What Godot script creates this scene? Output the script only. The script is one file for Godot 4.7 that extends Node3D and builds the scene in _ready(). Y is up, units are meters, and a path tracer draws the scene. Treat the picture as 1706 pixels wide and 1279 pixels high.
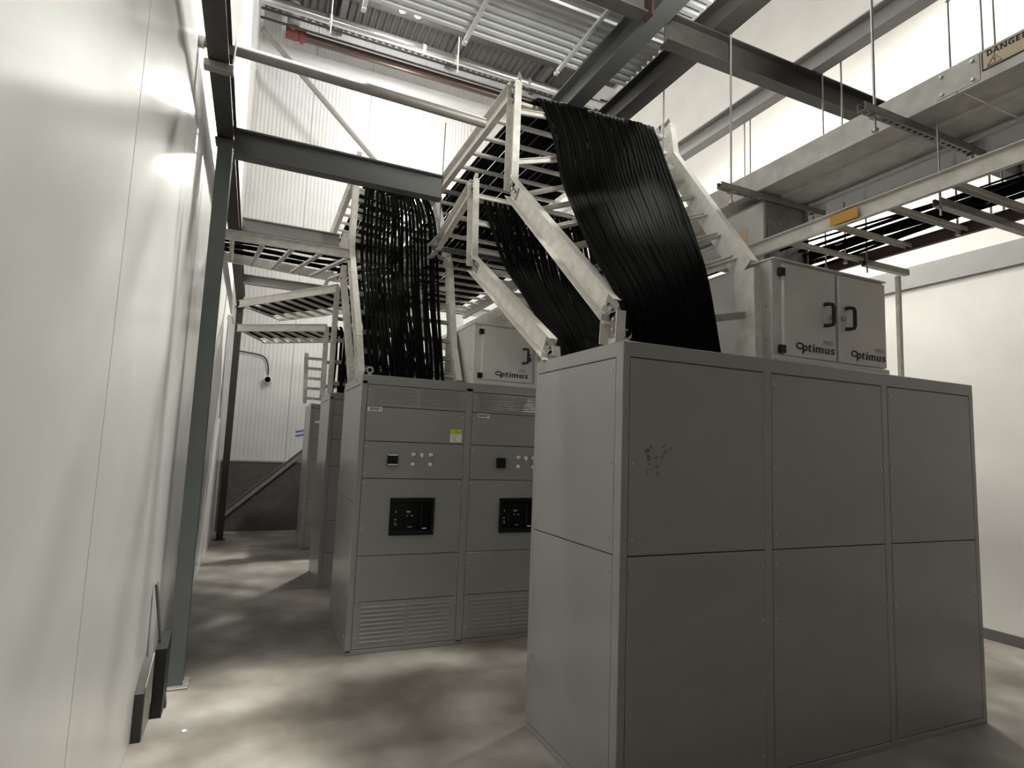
extends Node3D

var M := {}
var used := {}
var off := Vector3.ZERO
var rng := RandomNumberGenerator.new()

# ---------------------------------------------------------------- naming
func numbered(parent: Node, called: String) -> String:
	var key := str(parent.get_instance_id()) + "/" + called
	var n: int = used.get(key, 0)
	used[key] = n + 1
	return called if n == 0 else "%s_%03d" % [called, n]

func tag(o: Node, label: String, category: String, group := "") -> Node:
	o.set_meta("label", label)
	o.set_meta("category", category)
	if group != "":
		o.set_meta("group", group)
	return o

func thing(called: String, label: String, category: String, at := Vector3.ZERO, group := "") -> Node3D:
	var o := Node3D.new()
	o.name = numbered(self, called)
	add_child(o, true)
	o.position = at
	off = at
	tag(o, label, category, group)
	return o

func new_st() -> SurfaceTool:
	var st := SurfaceTool.new()
	st.begin(Mesh.PRIMITIVE_TRIANGLES)
	return st

func mesh_node(called: String, mesh: Mesh, mat: Material, parent: Node = self, pos := Vector3.ZERO) -> MeshInstance3D:
	var mi := MeshInstance3D.new()
	mi.name = numbered(parent, called)
	mi.mesh = mesh
	mi.material_override = mat
	mi.position = pos
	parent.add_child(mi, true)
	return mi

func part(called: String, st: SurfaceTool, mat: Material, parent: Node = self) -> MeshInstance3D:
	return mesh_node(called, st.commit(), mat, parent)

# top level single mesh, built round its base point
func single(called: String, st: SurfaceTool, mat: Material, at: Vector3, label: String, category: String, group := "") -> MeshInstance3D:
	var mi := mesh_node(called, st.commit(), mat, self, at)
	tag(mi, label, category, group)
	return mi

func struct(called: String, st: SurfaceTool, mat: Material) -> MeshInstance3D:
	var mi := mesh_node(called, st.commit(), mat, self)
	mi.set_meta("kind", "structure")
	return mi

# ---------------------------------------------------------------- geometry
func tri(st: SurfaceTool, a: Vector3, b: Vector3, c: Vector3, n: Vector3) -> void:
	if (b - a).cross(c - a).dot(n) > 0.0:
		var t := b; b = c; c = t
	for p in [a, b, c]:
		st.set_normal(n)
		st.add_vertex(p - off)

func quad(st: SurfaceTool, a: Vector3, b: Vector3, c: Vector3, d: Vector3, out: Vector3) -> void:
	var n := (b - a).cross(c - a)
	if n.length() < 1e-12:
		n = (c - a).cross(d - a)
	n = n.normalized()
	if n.dot(out) < 0.0:
		n = -n
	tri(st, a, b, c, n)
	tri(st, a, c, d, n)

# box from corner a to corner b with chamfered edges
func box(st: SurfaceTool, a: Vector3, b: Vector3, ch := 0.002) -> void:
	obox(st, (a + b) * 0.5, (b - a).abs(), Basis.IDENTITY, ch)

func obox(st: SurfaceTool, c: Vector3, size: Vector3, bs: Basis, ch := 0.002) -> void:
	var h := size * 0.5
	var k: float = min(ch, min(h.x, min(h.y, h.z)) * 0.45)
	var ax := [bs.x, bs.y, bs.z]
	var hh := [h.x, h.y, h.z]
	for i in 3:
		var j := (i + 1) % 3
		var l := (i + 2) % 3
		for s in [-1.0, 1.0]:
			var o: Vector3 = c + ax[i] * hh[i] * s
			var u: Vector3 = ax[j] * (hh[j] - k)
			var v: Vector3 = ax[l] * (hh[l] - k)
			quad(st, o - u - v, o + u - v, o + u + v, o - u + v, ax[i] * s)
	if k <= 0.0:
		return
	for i in 3:
		var j := (i + 1) % 3
		var l := (i + 2) % 3
		var u2: Vector3 = ax[l] * (hh[l] - k)
		for s in [-1.0, 1.0]:
			for t in [-1.0, 1.0]:
				var p: Vector3 = c + ax[i] * hh[i] * s + ax[j] * (hh[j] - k) * t
				var q: Vector3 = c + ax[i] * (hh[i] - k) * s + ax[j] * hh[j] * t
				quad(st, p - u2, p + u2, q + u2, q - u2, ax[i] * s + ax[j] * t)
	for sx in [-1.0, 1.0]:
		for sy in [-1.0, 1.0]:
			for sz in [-1.0, 1.0]:
				var X: Vector3 = bs.x * sx
				var Y: Vector3 = bs.y * sy
				var Z: Vector3 = bs.z * sz
				var p1 := c + X * h.x + Y * (h.y - k) + Z * (h.z - k)
				var p2 := c + X * (h.x - k) + Y * h.y + Z * (h.z - k)
				var p3 := c + X * (h.x - k) + Y * (h.y - k) + Z * h.z
				tri(st, p1, p2, p3, (X + Y + Z).normalized())

# a closed profile (in the plane xa, ya) pushed from p to q
func extrude(st: SurfaceTool, prof: PackedVector2Array, p: Vector3, q: Vector3, xa: Vector3, ya: Vector3, caps := true) -> void:
	var n := prof.size()
	var area := 0.0
	for i in n:
		var a := prof[i]
		var b := prof[(i + 1) % n]
		area += a.x * b.y - b.x * a.y
	var sg := 1.0 if area > 0.0 else -1.0
	for i in n:
		var a := prof[i]
		var b := prof[(i + 1) % n]
		var e := (b - a)
		var nn := (xa * e.y - ya * e.x) * sg
		quad(st, p + xa * a.x + ya * a.y, p + xa * b.x + ya * b.y, q + xa * b.x + ya * b.y, q + xa * a.x + ya * a.y, nn)
	if caps:
		var idx := Geometry2D.triangulate_polygon(prof)
		var d := (q - p).normalized()
		for k in range(0, idx.size(), 3):
			var t := []
			for m in 3:
				var v: Vector2 = prof[idx[k + m]]
				t.append(xa * v.x + ya * v.y)
			tri(st, p + t[0], p + t[1], p + t[2], -d)
			tri(st, q + t[0], q + t[1], q + t[2], d)

func i_prof(w: float, h: float, t: float) -> PackedVector2Array:
	var a := w * 0.5
	var b := h * 0.5
	var s := t * 0.4
	return PackedVector2Array([Vector2(-a, -b), Vector2(a, -b), Vector2(a, -b + t), Vector2(s, -b + t), Vector2(s, b - t), Vector2(a, b - t), Vector2(a, b), Vector2(-a, b), Vector2(-a, b - t), Vector2(-s, b - t), Vector2(-s, -b + t), Vector2(-a, -b + t)])

# channel: web at x = 0, flanges to x = w
func c_prof(w: float, h: float, t: float) -> PackedVector2Array:
	var b := h * 0.5
	return PackedVector2Array([Vector2(0, -b), Vector2(w, -b), Vector2(w, -b + t), Vector2(t, -b + t), Vector2(t, b - t), Vector2(w, b - t), Vector2(w, b), Vector2(0, b)])

func tube(st: SurfaceTool, pts: PackedVector3Array, r: float, sides := 8, caps := true) -> void:
	var n := pts.size()
	var rings := []
	var nor := []
	var prev := Vector3.ZERO
	for i in n:
		var d: Vector3
		if i == 0: d = pts[1] - pts[0]
		elif i == n - 1: d = pts[i] - pts[i - 1]
		else: d = (pts[i + 1] - pts[i]).normalized() + (pts[i] - pts[i - 1]).normalized()
		d = d.normalized()
		if i == 0:
			prev = Vector3.UP if abs(d.y) < 0.9 else Vector3.RIGHT
		var u := (prev - d * prev.dot(d)).normalized()
		var v := d.cross(u)
		prev = u
		var ring := PackedVector3Array()
		var nr := PackedVector3Array()
		for k in sides:
			var a := TAU * k / sides
			var dir := u * cos(a) + v * sin(a)
			ring.append(pts[i] + dir * r)
			nr.append(dir)
		rings.append(ring)
		nor.append(nr)
	for i in n - 1:
		for k in sides:
			var k2 := (k + 1) % sides
			var P := [rings[i][k], rings[i][k2], rings[i + 1][k2], rings[i + 1][k]]
			var N := [nor[i][k], nor[i][k2], nor[i + 1][k2], nor[i + 1][k]]
			for t in [[0, 1, 2], [0, 2, 3]]:
				var a: Vector3 = P[t[0]]
				var b: Vector3 = P[t[1]]
				var c: Vector3 = P[t[2]]
				var o: Array = t
				if (b - a).cross(c - a).dot(N[t[0]]) > 0.0:
					o = [t[0], t[2], t[1]]
				for m in o:
					st.set_normal(N[m])
					st.add_vertex(P[m] - off)
	if caps:
		for e in [0, n - 1]:
			var d := (pts[0] - pts[1]).normalized() if e == 0 else (pts[n - 1] - pts[n - 2]).normalized()
			for k in range(1, sides - 1):
				tri(st, rings[e][0], rings[e][k], rings[e][k + 1], d)

func smooth(pts: PackedVector3Array, sub := 5) -> PackedVector3Array:
	var o := PackedVector3Array()
	var n := pts.size()
	for i in n - 1:
		var a := pts[max(i - 1, 0)]
		var d := pts[min(i + 2, n - 1)]
		for k in sub:
			o.append(pts[i].cubic_interpolate(pts[i + 1], a, d, float(k) / sub))
	o.append(pts[n - 1])
	return o

func rod(called: String, p: Vector3, q: Vector3, r: float, mat: Material, label: String, category: String, group := "", nuts := true) -> Node3D:
	var t := thing(called, label, category, p if p.y < q.y else q, group)
	var st := new_st()
	tube(st, PackedVector3Array([p, q]), r, 8)
	part("shaft", st, mat, t)
	if nuts:
		for e in [p, q]:
			st = new_st()
			tube(st, PackedVector3Array([e - Vector3(0, 0.008, 0), e + Vector3(0, 0.008, 0)]), r * 2.4, 6)
			part("nut", st, M.zinc, t)
	return t

# ---------------------------------------------------------------- materials
func noise_tex(freq: float, lo: Color, hi: Color, seed_: int, size := 512, octaves := 4) -> NoiseTexture2D:
	var n := FastNoiseLite.new()
	n.seed = seed_
	n.frequency = freq
	n.fractal_octaves = octaves
	var t := NoiseTexture2D.new()
	t.width = size
	t.height = size
	t.seamless = true
	t.noise = n
	var g := Gradient.new()
	g.set_color(0, lo)
	g.set_color(1, hi)
	t.color_ramp = g
	return t

func mat(col: Color, rough: float, metal := 0.0, tex: Texture2D = null, scale := 1.0) -> StandardMaterial3D:
	var m := StandardMaterial3D.new()
	m.albedo_color = col
	m.roughness = rough
	m.metallic = metal
	if tex:
		m.albedo_texture = tex
		m.uv1_triplanar = true
		m.uv1_world_triplanar = true
		m.uv1_scale = Vector3.ONE * scale
	return m

func g8(v: int, w := 0) -> Color:
	return Color((v + w) / 255.0, v / 255.0, (v - w) / 255.0)

func make_materials() -> void:
	var soft := noise_tex(0.008, Color(0.95, 0.95, 0.95), Color(1, 1, 1), 3)
	var dusty := noise_tex(0.015, Color(0.86, 0.86, 0.84), Color(1, 1, 1), 8)
	var blot := noise_tex(0.006, Color(0.6, 0.575, 0.54), Color(1, 1, 1), 11, 1024, 7)
	M.wall = mat(g8(222, 2), 0.28, 0.0, soft, 0.4)
	M.wall_rib = mat(g8(224, 1), 0.42, 0.0, soft, 0.3)
	M.wall_right = mat(g8(222, 4), 0.55, 0.0, soft, 0.25)
	M.plinth = mat(g8(98, 3), 0.75, 0.0, dusty, 0.6)
	M.floor = mat(g8(160, 5), 0.5, 0.0, blot, 0.2)
	M.roof = mat(g8(96, 2), 0.5, 0.3, dusty, 0.3)
	M.cab = mat(g8(152, 1), 0.25, 0.0, noise_tex(0.01, Color(0.97, 0.97, 0.97), Color(1, 1, 1), 21), 0.6)
	M.cab.metallic_specular = 0.9
	M.cab_gap = mat(g8(60), 0.6)
	M.alu = mat(g8(226, 4), 0.5, 0.0, dusty, 1.2)
	M.galv = mat(g8(160, 3), 0.42, 0.45, dusty, 1.6)
	M.tray = mat(g8(222, 3), 0.5, 0.0, dusty, 0.8)
	M.duct = mat(g8(188, -2), 0.45, 0.2, soft, 0.7)
	M.zinc = mat(g8(185, 1), 0.35, 0.7)
	M.steel = mat(g8(92, 0), 0.5, 0.1, soft, 0.8)
	M.steel_light = mat(g8(150, 2), 0.5, 0.1, soft, 0.8)
	M.column = mat(Color(0.43, 0.45, 0.45), 0.5, 0.0, soft, 0.8)
	M.steel_dark = mat(g8(62, 3), 0.55, 0.05, dusty, 0.8)
	M.primer = mat(Color(0.22, 0.13, 0.11), 0.6, 0.0, dusty, 1.0)
	M.deck = mat(g8(240, -1), 0.35, 0.1, soft, 1.2)
	M.cable = mat(g8(11, 0), 0.7)
	M.cable.metallic_specular = 0.13
	M.cable2 = mat(g8(16, 0), 0.7)
	M.cable2.metallic_specular = 0.13
	M.box_grey = mat(g8(224, 3), 0.42, 0.0, soft, 0.6)
	M.box_lite = mat(g8(216, 2), 0.45, 0.0, soft, 0.6)
	M.black = mat(g8(14), 0.5)
	M.blackgloss = mat(g8(10), 0.22)
	M.greendark = mat(Color(0.05, 0.075, 0.07), 0.35)
	M.ink = mat(g8(40), 0.6)
	M.ink_lite = mat(g8(140, 2), 0.6)
	M.white = mat(g8(232, 1), 0.5)
	M.yellow = mat(Color(0.78, 0.84, 0.2), 0.5)
	M.amber = mat(Color(0.8, 0.6, 0.2), 0.5)
	M.cream = mat(Color(0.86, 0.79, 0.68), 0.5)
	M.smudge = mat(g8(108, 2), 0.5)
	M.pipe_red = mat(Color(0.44, 0.23, 0.22), 0.45)
	M.pipe_dull = mat(Color(0.36, 0.3, 0.28), 0.3, 0.5)
	M.pipe_bright = mat(g8(200, 2), 0.18, 0.9)
	M.pipe_paint = mat(g8(150, 5), 0.45, 0.2, soft, 1.0)
	M.blue = mat(Color(0.3, 0.42, 0.66), 0.6)
	M.teal = mat(Color(0.62, 0.85, 0.8), 0.5)
	M.paper = mat(g8(236, 3), 0.7)
	M.lens = mat(g8(6), 0.08)
	M.copper = mat(Color(0.3, 0.22, 0.2), 0.5, 0.1)
	var lamp := mat(Color(1, 1, 1), 0.5)
	lamp.emission_enabled = true
	lamp.emission = Color(1.0, 0.98, 0.93)
	lamp.emission_energy_multiplier = 3.0
	M.lamp = lamp
	M.led = lamp

# ---------------------------------------------------------------- lamps
func lamp_at(called: String, label: String, p: Vector3, aim: Vector3, energy: float, size := 0.25, cone := 0.0) -> void:
	var t := thing(called, label, "lamp", p)
	var d := (aim - p).normalized()
	var u := d.cross(Vector3.UP if abs(d.y) < 0.9 else Vector3.RIGHT).normalized()
	var v := d.cross(u)
	var bs := Basis(u, v, d)
	var st := new_st()
	obox(st, p, Vector3(0.34, 0.26, 0.07), bs, 0.01)
	part("housing", st, M.steel_light, t)
	st = new_st()
	obox(st, p - d * 0.06, Vector3(0.06, 0.2, 0.05), bs, 0.005)
	part("bracket", st, M.steel_dark, t)
	st = new_st()
	obox(st, p + d * 0.041, Vector3(0.28, 0.2, 0.012), bs, 0.003)
	part("lens", st, M.lamp, t)
	var l: Light3D
	if cone > 0.0:
		var sp := SpotLight3D.new()
		sp.spot_angle = cone
		sp.spot_range = 40.0
		sp.spot_attenuation = 2.0
		sp.spot_angle_attenuation = 0.3
		sp.basis = Basis(u, -v, -d)
		l = sp
	else:
		var om := OmniLight3D.new()
		om.omni_range = 40.0
		om.omni_attenuation = 2.0
		l = om
	l.name = "glow_light"
	l.position = d * 0.16
	l.light_energy = energy
	l.light_color = Color(0.995, 0.998, 0.96)
	l.light_size = size
	l.shadow_enabled = true
	t.add_child(l)

# ---------------------------------------------------------------- cabinets
const HT := 2.2

func screw_mesh() -> Mesh:
	if not M.has("screw_mesh"):
		var keep := off
		off = Vector3.ZERO
		var st := new_st()
		tube(st, PackedVector3Array([Vector3(0, 0, -0.001), Vector3(0, 0, 0.004)]), 0.0065, 8)
		M.screw_mesh = st.commit()
		off = keep
	return M.screw_mesh

func screw(t: Node3D, p: Vector3, turn := 0.0) -> void:
	var s := mesh_node("screw", screw_mesh(), M.zinc, t, p - off)
	s.rotation.y = turn

# divs: section borders in x; front at z, goes back to z - dep
func cabinet(label: String, z: float, dep: float, divs: Array, style: String, group: String) -> Node3D:
	var x0: float = divs[0]
	var x1: float = divs[divs.size() - 1]
	var t := thing("switchgear_cabinet", label, "cabinet", Vector3((x0 + x1) * 0.5, 0, z - dep * 0.5), group)
	var st := new_st()
	box(st, Vector3(x0 + 0.012, 0.0, z - 0.012), Vector3(x1 - 0.012, HT - 0.004, z - dep + 0.01), 0.0)
	part("body", st, M.cab_gap, t)
	# frame: top sheet, rails, posts
	st = new_st()
	box(st, Vector3(x0, HT - 0.078, z), Vector3(x1, HT, z - dep), 0.004)
	part("top_frame", st, M.cab, t)
	st = new_st()
	box(st, Vector3(x0, 0, z), Vector3(x1, 0.035, z - dep), 0.002)
	part("base_frame", st, M.cab, t)
	for i in divs.size():
		var w := 0.028 if style == "back" else 0.03
		var a: float = divs[i] - (0.0 if i == 0 else w)
		var b: float = divs[i] + (0.0 if i == divs.size() - 1 else w)
		if i == 0:
			b = divs[i] + 0.045
		if i == divs.size() - 1:
			a = divs[i] - 0.045
		st = new_st()
		box(st, Vector3(a, 0.02, z), Vector3(b, HT - 0.05, z - 0.06), 0.003)
		part("post", st, M.cab, t)
	st = new_st()
	box(st, Vector3(x0, 0.02, z - dep), Vector3(x0 + 0.05, HT - 0.05, z - dep + 0.035), 0.003)
	part("post", st, M.cab, t)
	st = new_st()
	box(st, Vector3(x1, 0.02, z - dep), Vector3(x1 - 0.05, HT - 0.05, z - dep + 0.035), 0.003)
	part("post", st, M.cab, t)
	# side panels
	for side in [0, 1]:
		for yy in [[0.04, 1.158], [1.164, HT - 0.083]]:
			st = new_st()
			var zf := z - (0.063 if side == 0 else 0.063)
			if side == 0:
				box(st, Vector3(x0 + 0.0005, yy[0], zf), Vector3(x0 + 0.02, yy[1], z - dep + 0.038), 0.0015)
			else:
				box(st, Vector3(x1 - 0.02, yy[0], zf), Vector3(x1 - 0.0005, yy[1], z - dep + 0.038), 0.0015)
			part("side_panel", st, M.cab, t)
	if style != "plain":
		for yy in [0.12, 0.45, 0.8, 1.08, 1.24, 1.6, 2.06]:
			screw(t, Vector3(x0, yy, z - 0.09), -PI / 2)
			screw(t, Vector3(x0, yy - 0.02, z - dep + 0.07), -PI / 2)
	# front panels
	var bands := [[0.04, 1.158], [1.164, HT - 0.083]]
	if style == "front" or style == "plain":
		bands = [[0.04, 0.392], [0.398, 0.748], [0.754, 1.358], [1.364, 1.658], [1.664, 1.94], [1.946, HT - 0.083]]
	for i in divs.size() - 1:
		var a: float = divs[i] + (0.048 if i == 0 else 0.033)
		var b: float = divs[i + 1] - (0.048 if i == divs.size() - 2 else 0.033)
		if style == "back":
			a = divs[i] + (0.048 if i == 0 else 0.031)
			b = divs[i + 1] - (0.048 if i == divs.size() - 2 else 0.031)
		for k in bands.size():
			var yy = bands[k]
			st = new_st()
			box(st, Vector3(a, yy[0], z - 0.0005 + (0.003 if style != "back" and k == 4 else 0.0)), Vector3(b, yy[1], z - 0.02), 0.0015)
			var pn := part("front_panel", st, M.cab, t)
			if style == "front" and i < 2 and (k == 0 or k == 5):
				for r in 9:
					var y: float = yy[0] + 0.045 + r * (0.033 if k == 0 else 0.0155) - (0.015 if k == 5 else 0.0)
					for half in [0, 1]:
						var xa := lerpf(a, b, 0.07 + 0.45 * half)
						var xb := lerpf(a, b, 0.48 + 0.45 * half)
						st = new_st()
						var hgt := 0.011 if k == 0 else 0.0085
						extrude(st, PackedVector2Array([Vector2(0, 0), Vector2(0.004, 0.001), Vector2(0.004, 0.003), Vector2(0, hgt)]), Vector3(xa, y, z), Vector3(xb, y, z), Vector3(0, 0, 1), Vector3(0, 1, 0))
						part("louver", st, M.cab, pn)
		if style != "plain":
			var ys := [0.13, 0.44, 0.8, 1.08, 1.24, 1.6, 2.06]
			if style == "front":
				ys = [0.13, 0.345, 0.40, 0.66, 0.97, 1.33, 1.40, 1.62, 1.72, 1.90, 1.965, 2.08]
			for y in ys:
				if i < 2 or style == "back":
					screw(t, Vector3(a + 0.018, y, z))
					screw(t, Vector3(b - 0.018, y, z))
	return t

func eye_bolt(p: Vector3, label: String) -> void:
	var t := thing("eye_bolt", label, "eye bolt", p)
	var st := new_st()
	var ring := PackedVector3Array()
	for k in 17:
		var a := TAU * k / 16.0
		ring.append(p + Vector3(cos(a) * 0.024, 0.04 + sin(a) * 0.024, 0))
	tube(st, ring, 0.0075, 8, false)
	part("ring", st, M.zinc, t)
	st = new_st()
	tube(st, PackedVector3Array([p, p + Vector3(0, 0.014, 0)]), 0.015, 8)
	part("shank", st, M.zinc, t)

func text_part(called: String, text: String, size: float, wide: float, p: Vector3, m: Material, parent: Node, turn := 0.0, bold := false, slant := 0.0) -> void:
	var tm := TextMesh.new()
	tm.text = text
	var f := SystemFont.new()
	f.font_names = PackedStringArray(["Droid Sans"])
	if bold:
		f.font_weight = 700
	tm.font = f
	tm.font_size = 32
	tm.pixel_size = size / 32.0
	tm.depth = 0.002
	var mi := mesh_node(called, tm, m, parent, p - off)
	mi.transform.basis = Basis(Vector3.UP, turn) * Basis(Vector3(wide, 0, 0), Vector3(slant, 1, 0), Vector3(0, 0, 1))

func optimus_box(label: String, a: Vector3, b: Vector3, mid: float, right: bool) -> Node3D:
	# a: front lower left, b: back upper right
	var t := thing("busbar_enclosure", label, "enclosure", Vector3((a.x + b.x) * 0.5, a.y, (a.z + b.z) * 0.5), "grey busbar enclosures on the cabinets")
	var st := new_st()
	box(st, Vector3(a.x, a.y, a.z - 0.02), b, 0.006)
	part("body", st, M.box_grey, t)
	var doors := [[a.x + 0.075, mid - 0.012], [mid + 0.018, b.x - 0.004]]
	for k in 2:
		var d = doors[k]
		st = new_st()
		box(st, Vector3(d[0], a.y + 0.05, a.z - 0.021), Vector3(d[1], b.y - 0.018, a.z), 0.006)
		var dr := part("door", st, M.box_grey, t)
		# handle: a bowed black grip
		var hx: float = d[1] - 0.075 if k == 0 else d[0] + 0.085
		var hy: float = a.y + (b.y - a.y) * 0.53
		st = new_st()
		var pts := PackedVector3Array([Vector3(hx - 0.03, hy + 0.065, a.z), Vector3(hx - 0.02, hy + 0.067, a.z + 0.02), Vector3(hx, hy + 0.063, a.z + 0.036), Vector3(hx + 0.004, hy + 0.045, a.z + 0.04), Vector3(hx + 0.004, hy - 0.045, a.z + 0.04), Vector3(hx, hy - 0.063, a.z + 0.036), Vector3(hx - 0.02, hy - 0.067, a.z + 0.02), Vector3(hx - 0.03, hy - 0.065, a.z)])
		tube(st, pts, 0.0115, 8)
		part("handle", st, M.black, dr)
		st = new_st()
		var lx := hx + 0.035 if k == 0 else hx - 0.055
		tube(st, PackedVector3Array([Vector3(lx, hy - 0.005, a.z - 0.002), Vector3(lx, hy - 0.005, a.z + 0.012)]), 0.016, 10)
		part("lock", st, M.zinc, dr)
		if k == 0:
			st = new_st()
			box(st, Vector3(lx - 0.012, hy - 0.05, a.z + 0.012), Vector3(lx + 0.01, hy - 0.012, a.z + 0.024), 0.003)
			box(st, Vector3(lx - 0.012, hy + 0.008, a.z + 0.012), Vector3(lx + 0.008, hy + 0.022, a.z + 0.024), 0.003)
			part("key", st, M.black, dr)
		var tx: float = d[0] + (d[1] - d[0]) * (0.57 if k == 0 else 0.58)
		var ty: float = a.y + 0.115
		text_part("lettering", "ptimus", 0.062, 1.35, Vector3(tx + 0.032, ty - 0.004, a.z + 0.001), M.ink, dr, 0.0, true, 0.12)
		st = new_st()
		var ring := PackedVector3Array()
		for q in 25:
			var an := TAU * q / 24.0
			ring.append(Vector3(tx - 0.125 + cos(an) * 0.027, ty + 0.002 + sin(an) * 0.0165, a.z + 0.0005))
		tube(st, ring, 0.0048, 6, false)
		part("lettering", st, M.ink, dr)
		text_part("lettering", "PRO", 0.034, 1.3, Vector3(tx + 0.115, ty + 0.042, a.z + 0.001), M.ink_lite, dr, 0.0, false, 0.12)
		if k == 0:
			for yy in [b.y - 0.075, a.y + 0.085]:
				st = new_st()
				box(st, Vector3(d[0] - 0.032, yy - 0.024, a.z - 0.019), Vector3(d[0] + 0.012, yy + 0.024, a.z + 0.007), 0.003)
				part("hinge", st, M.black, dr)
	st = new_st()
	box(st, Vector3(a.x - 0.004, a.y, a.z - 0.02), Vector3(b.x + 0.002, a.y + 0.042, a.z + 0.012), 0.004)
	part("sill", st, M.box_grey, t)
	st = new_st()
	box(st, Vector3(a.x - 0.006, b.y - 0.006, a.z + 0.004), Vector3(b.x + 0.006, b.y + 0.004, b.z - 0.006), 0.002)
	part("lid", st, M.box_grey, t)
	for y in [a.y + 0.14, a.y + 0.34]:
		st = new_st()
		tube(st, PackedVector3Array([Vector3(a.x + 0.001, y, a.z - 0.06), Vector3(a.x - 0.006, y, a.z - 0.06)]), 0.007, 8)
		part("screw", st, M.zinc, t)
	return t

# ---------------------------------------------------------------- cable ladders
func rail(st: SurfaceTool, p: Vector3, q: Vector3, out: float, H := 0.15) -> void:
	var d := (q - p).normalized()
	var xa := Vector3(out, 0, 0)
	xa = (xa - d * xa.dot(d)).normalized()
	var ya := d.cross(xa)
	extrude(st, c_prof(0.055, H, 0.006), p, q, xa, ya)

func cable_ladder(label: String, L: Array, R: Array, step: float, group: String, skip_first := 0.1, H := 0.15, bolts := true) -> Node3D:
	var t := thing("cable_ladder", label, "cable ladder", L[0], group)
	for k in L.size() - 1:
		var st := new_st()
		rail(st, L[k], L[k + 1], -1.0, H)
		var a := part("side_rail", st, M.alu, t)
		st = new_st()
		rail(st, R[k], R[k + 1], 1.0, H)
		part("side_rail", st, M.alu, t)
		# splice plate with bolts at each kink
		if k > 0 and bolts:
			for s in 2:
				var P: Array = L if s == 0 else R
				var c: Vector3 = P[k]
				var o := -0.012 if s == 0 else 0.012
				st = new_st()
				for e in [(P[k + 1] - P[k]).normalized(), (P[k - 1] - P[k]).normalized()]:
					var dd: Vector3 = e
					var ya := dd.cross(Vector3(1, 0, 0)).normalized()
					obox(st, c + dd * 0.06 + Vector3(o, 0, 0), Vector3(0.005, 0.13, H * 0.7), Basis(dd.cross(ya).normalized(), dd, ya), 0.002)
				var sp := part("splice_plate", st, M.galv, t)
				for e in [(P[k + 1] - P[k]).normalized(), (P[k - 1] - P[k]).normalized()]:
					for w in [0.035, 0.09]:
						var bp: Vector3 = c + e * w + Vector3(o * 1.5, 0, 0)
						st = new_st()
						tube(st, PackedVector3Array([bp, bp + Vector3(o, 0, 0)]), 0.011, 6)
						part("bolt", st, M.zinc, sp)
		# rungs
		var ll: float = ((L[k + 1] - L[k]).length() + (R[k + 1] - R[k]).length()) * 0.5
		var n := int(round(ll / step))
		for i in n:
			var f := (i + 0.5) / n
			var pa: Vector3 = (L[k] as Vector3).lerp(L[k + 1], f)
			var pb: Vector3 = (R[k] as Vector3).lerp(R[k + 1], f)
			var d: Vector3 = (pb - pa).normalized()
			var tang: Vector3 = (L[k + 1] - L[k]).normalized()
			var ya := (tang - d * tang.dot(d)).normalized()
			var xa := d.cross(ya)
			st = new_st()
			extrude(st, c_prof(0.024, 0.042, 0.004), pa - xa * 0.012, pb - xa * 0.012, xa, ya)
			part("rung", st, M.alu, t)
	return t

func cable_run(prof: Array, xl: Array, xr: Array, n: int, r: float, label: String, group: String, wob := 0.006, prof_r: Array = []) -> void:
	if prof_r.is_empty():
		prof_r = prof
	for i in n:
		var t := (i + 0.5) / n
		var pts := PackedVector3Array()
		var j0 := rng.randf_range(-wob, wob)
		for k in prof.size():
			var jx := rng.randf_range(-wob, wob)
			var jn := rng.randf_range(-wob, wob)
			var c: Vector2 = (prof[k] as Vector2).lerp(prof_r[k], t)
			pts.append(Vector3(lerpf(xl[k], xr[k], t) + jx + j0, c.x + (jn if k > 0 else 0.0), c.y + (jn if k > 0 else 0.0)))
		var sm := smooth(pts, 4)
		off = pts[0]
		var st := new_st()
		tube(st, sm, r, 8)
		single("power_cable", st, M.cable if i % 3 else M.cable2, pts[0], label.replace("ORD", ordinal(i)), "cable", group)

func ordinal(n: int) -> String:
	var one := ["first", "second", "third", "fourth", "fifth", "sixth", "seventh", "eighth", "ninth", "tenth", "eleventh", "twelfth", "thirteenth", "fourteenth", "fifteenth", "sixteenth", "seventeenth", "eighteenth", "nineteenth", "twentieth"]
	if n < 20:
		return one[n]
	return "thirtieth" if n == 29 else "twenty-" + one[n - 20]

func strut_beam(st: SurfaceTool, p: Vector3, q: Vector3, slots := true) -> void:
	# slotted channel, open side up: two walls, lips, and a floor with real slots
	var d := (q - p).normalized()
	var up := Vector3.UP
	var s := d.cross(up).normalized()
	var L := (q - p).length()
	var w := 0.041
	for e in [-1.0, 1.0]:
		obox(st, (p + q) * 0.5 + s * e * (w * 0.5) + up * 0.02, Vector3(0.004, 0.041, L), Basis(s, up, d), 0.001)
		obox(st, (p + q) * 0.5 + s * e * (w * 0.5 - 0.006) + up * 0.039, Vector3(0.012, 0.004, L), Basis(s, up, d), 0.001)
	if not slots:
		obox(st, (p + q) * 0.5, Vector3(w, 0.003, L), Basis(s, up, d), 0.001)
		return
	for e in [-1.0, 1.0]:
		obox(st, (p + q) * 0.5 + s * e * 0.0145, Vector3(0.013, 0.003, L), Basis(s, up, d), 0.0005)
	var k := 0.0
	while k < L:
		var c := p + d * (k + 0.011)
		if k + 0.022 <= L:
			obox(st, c, Vector3(0.018, 0.003, 0.022), Basis(s, up, d), 0.0005)
		k += 0.05

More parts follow.
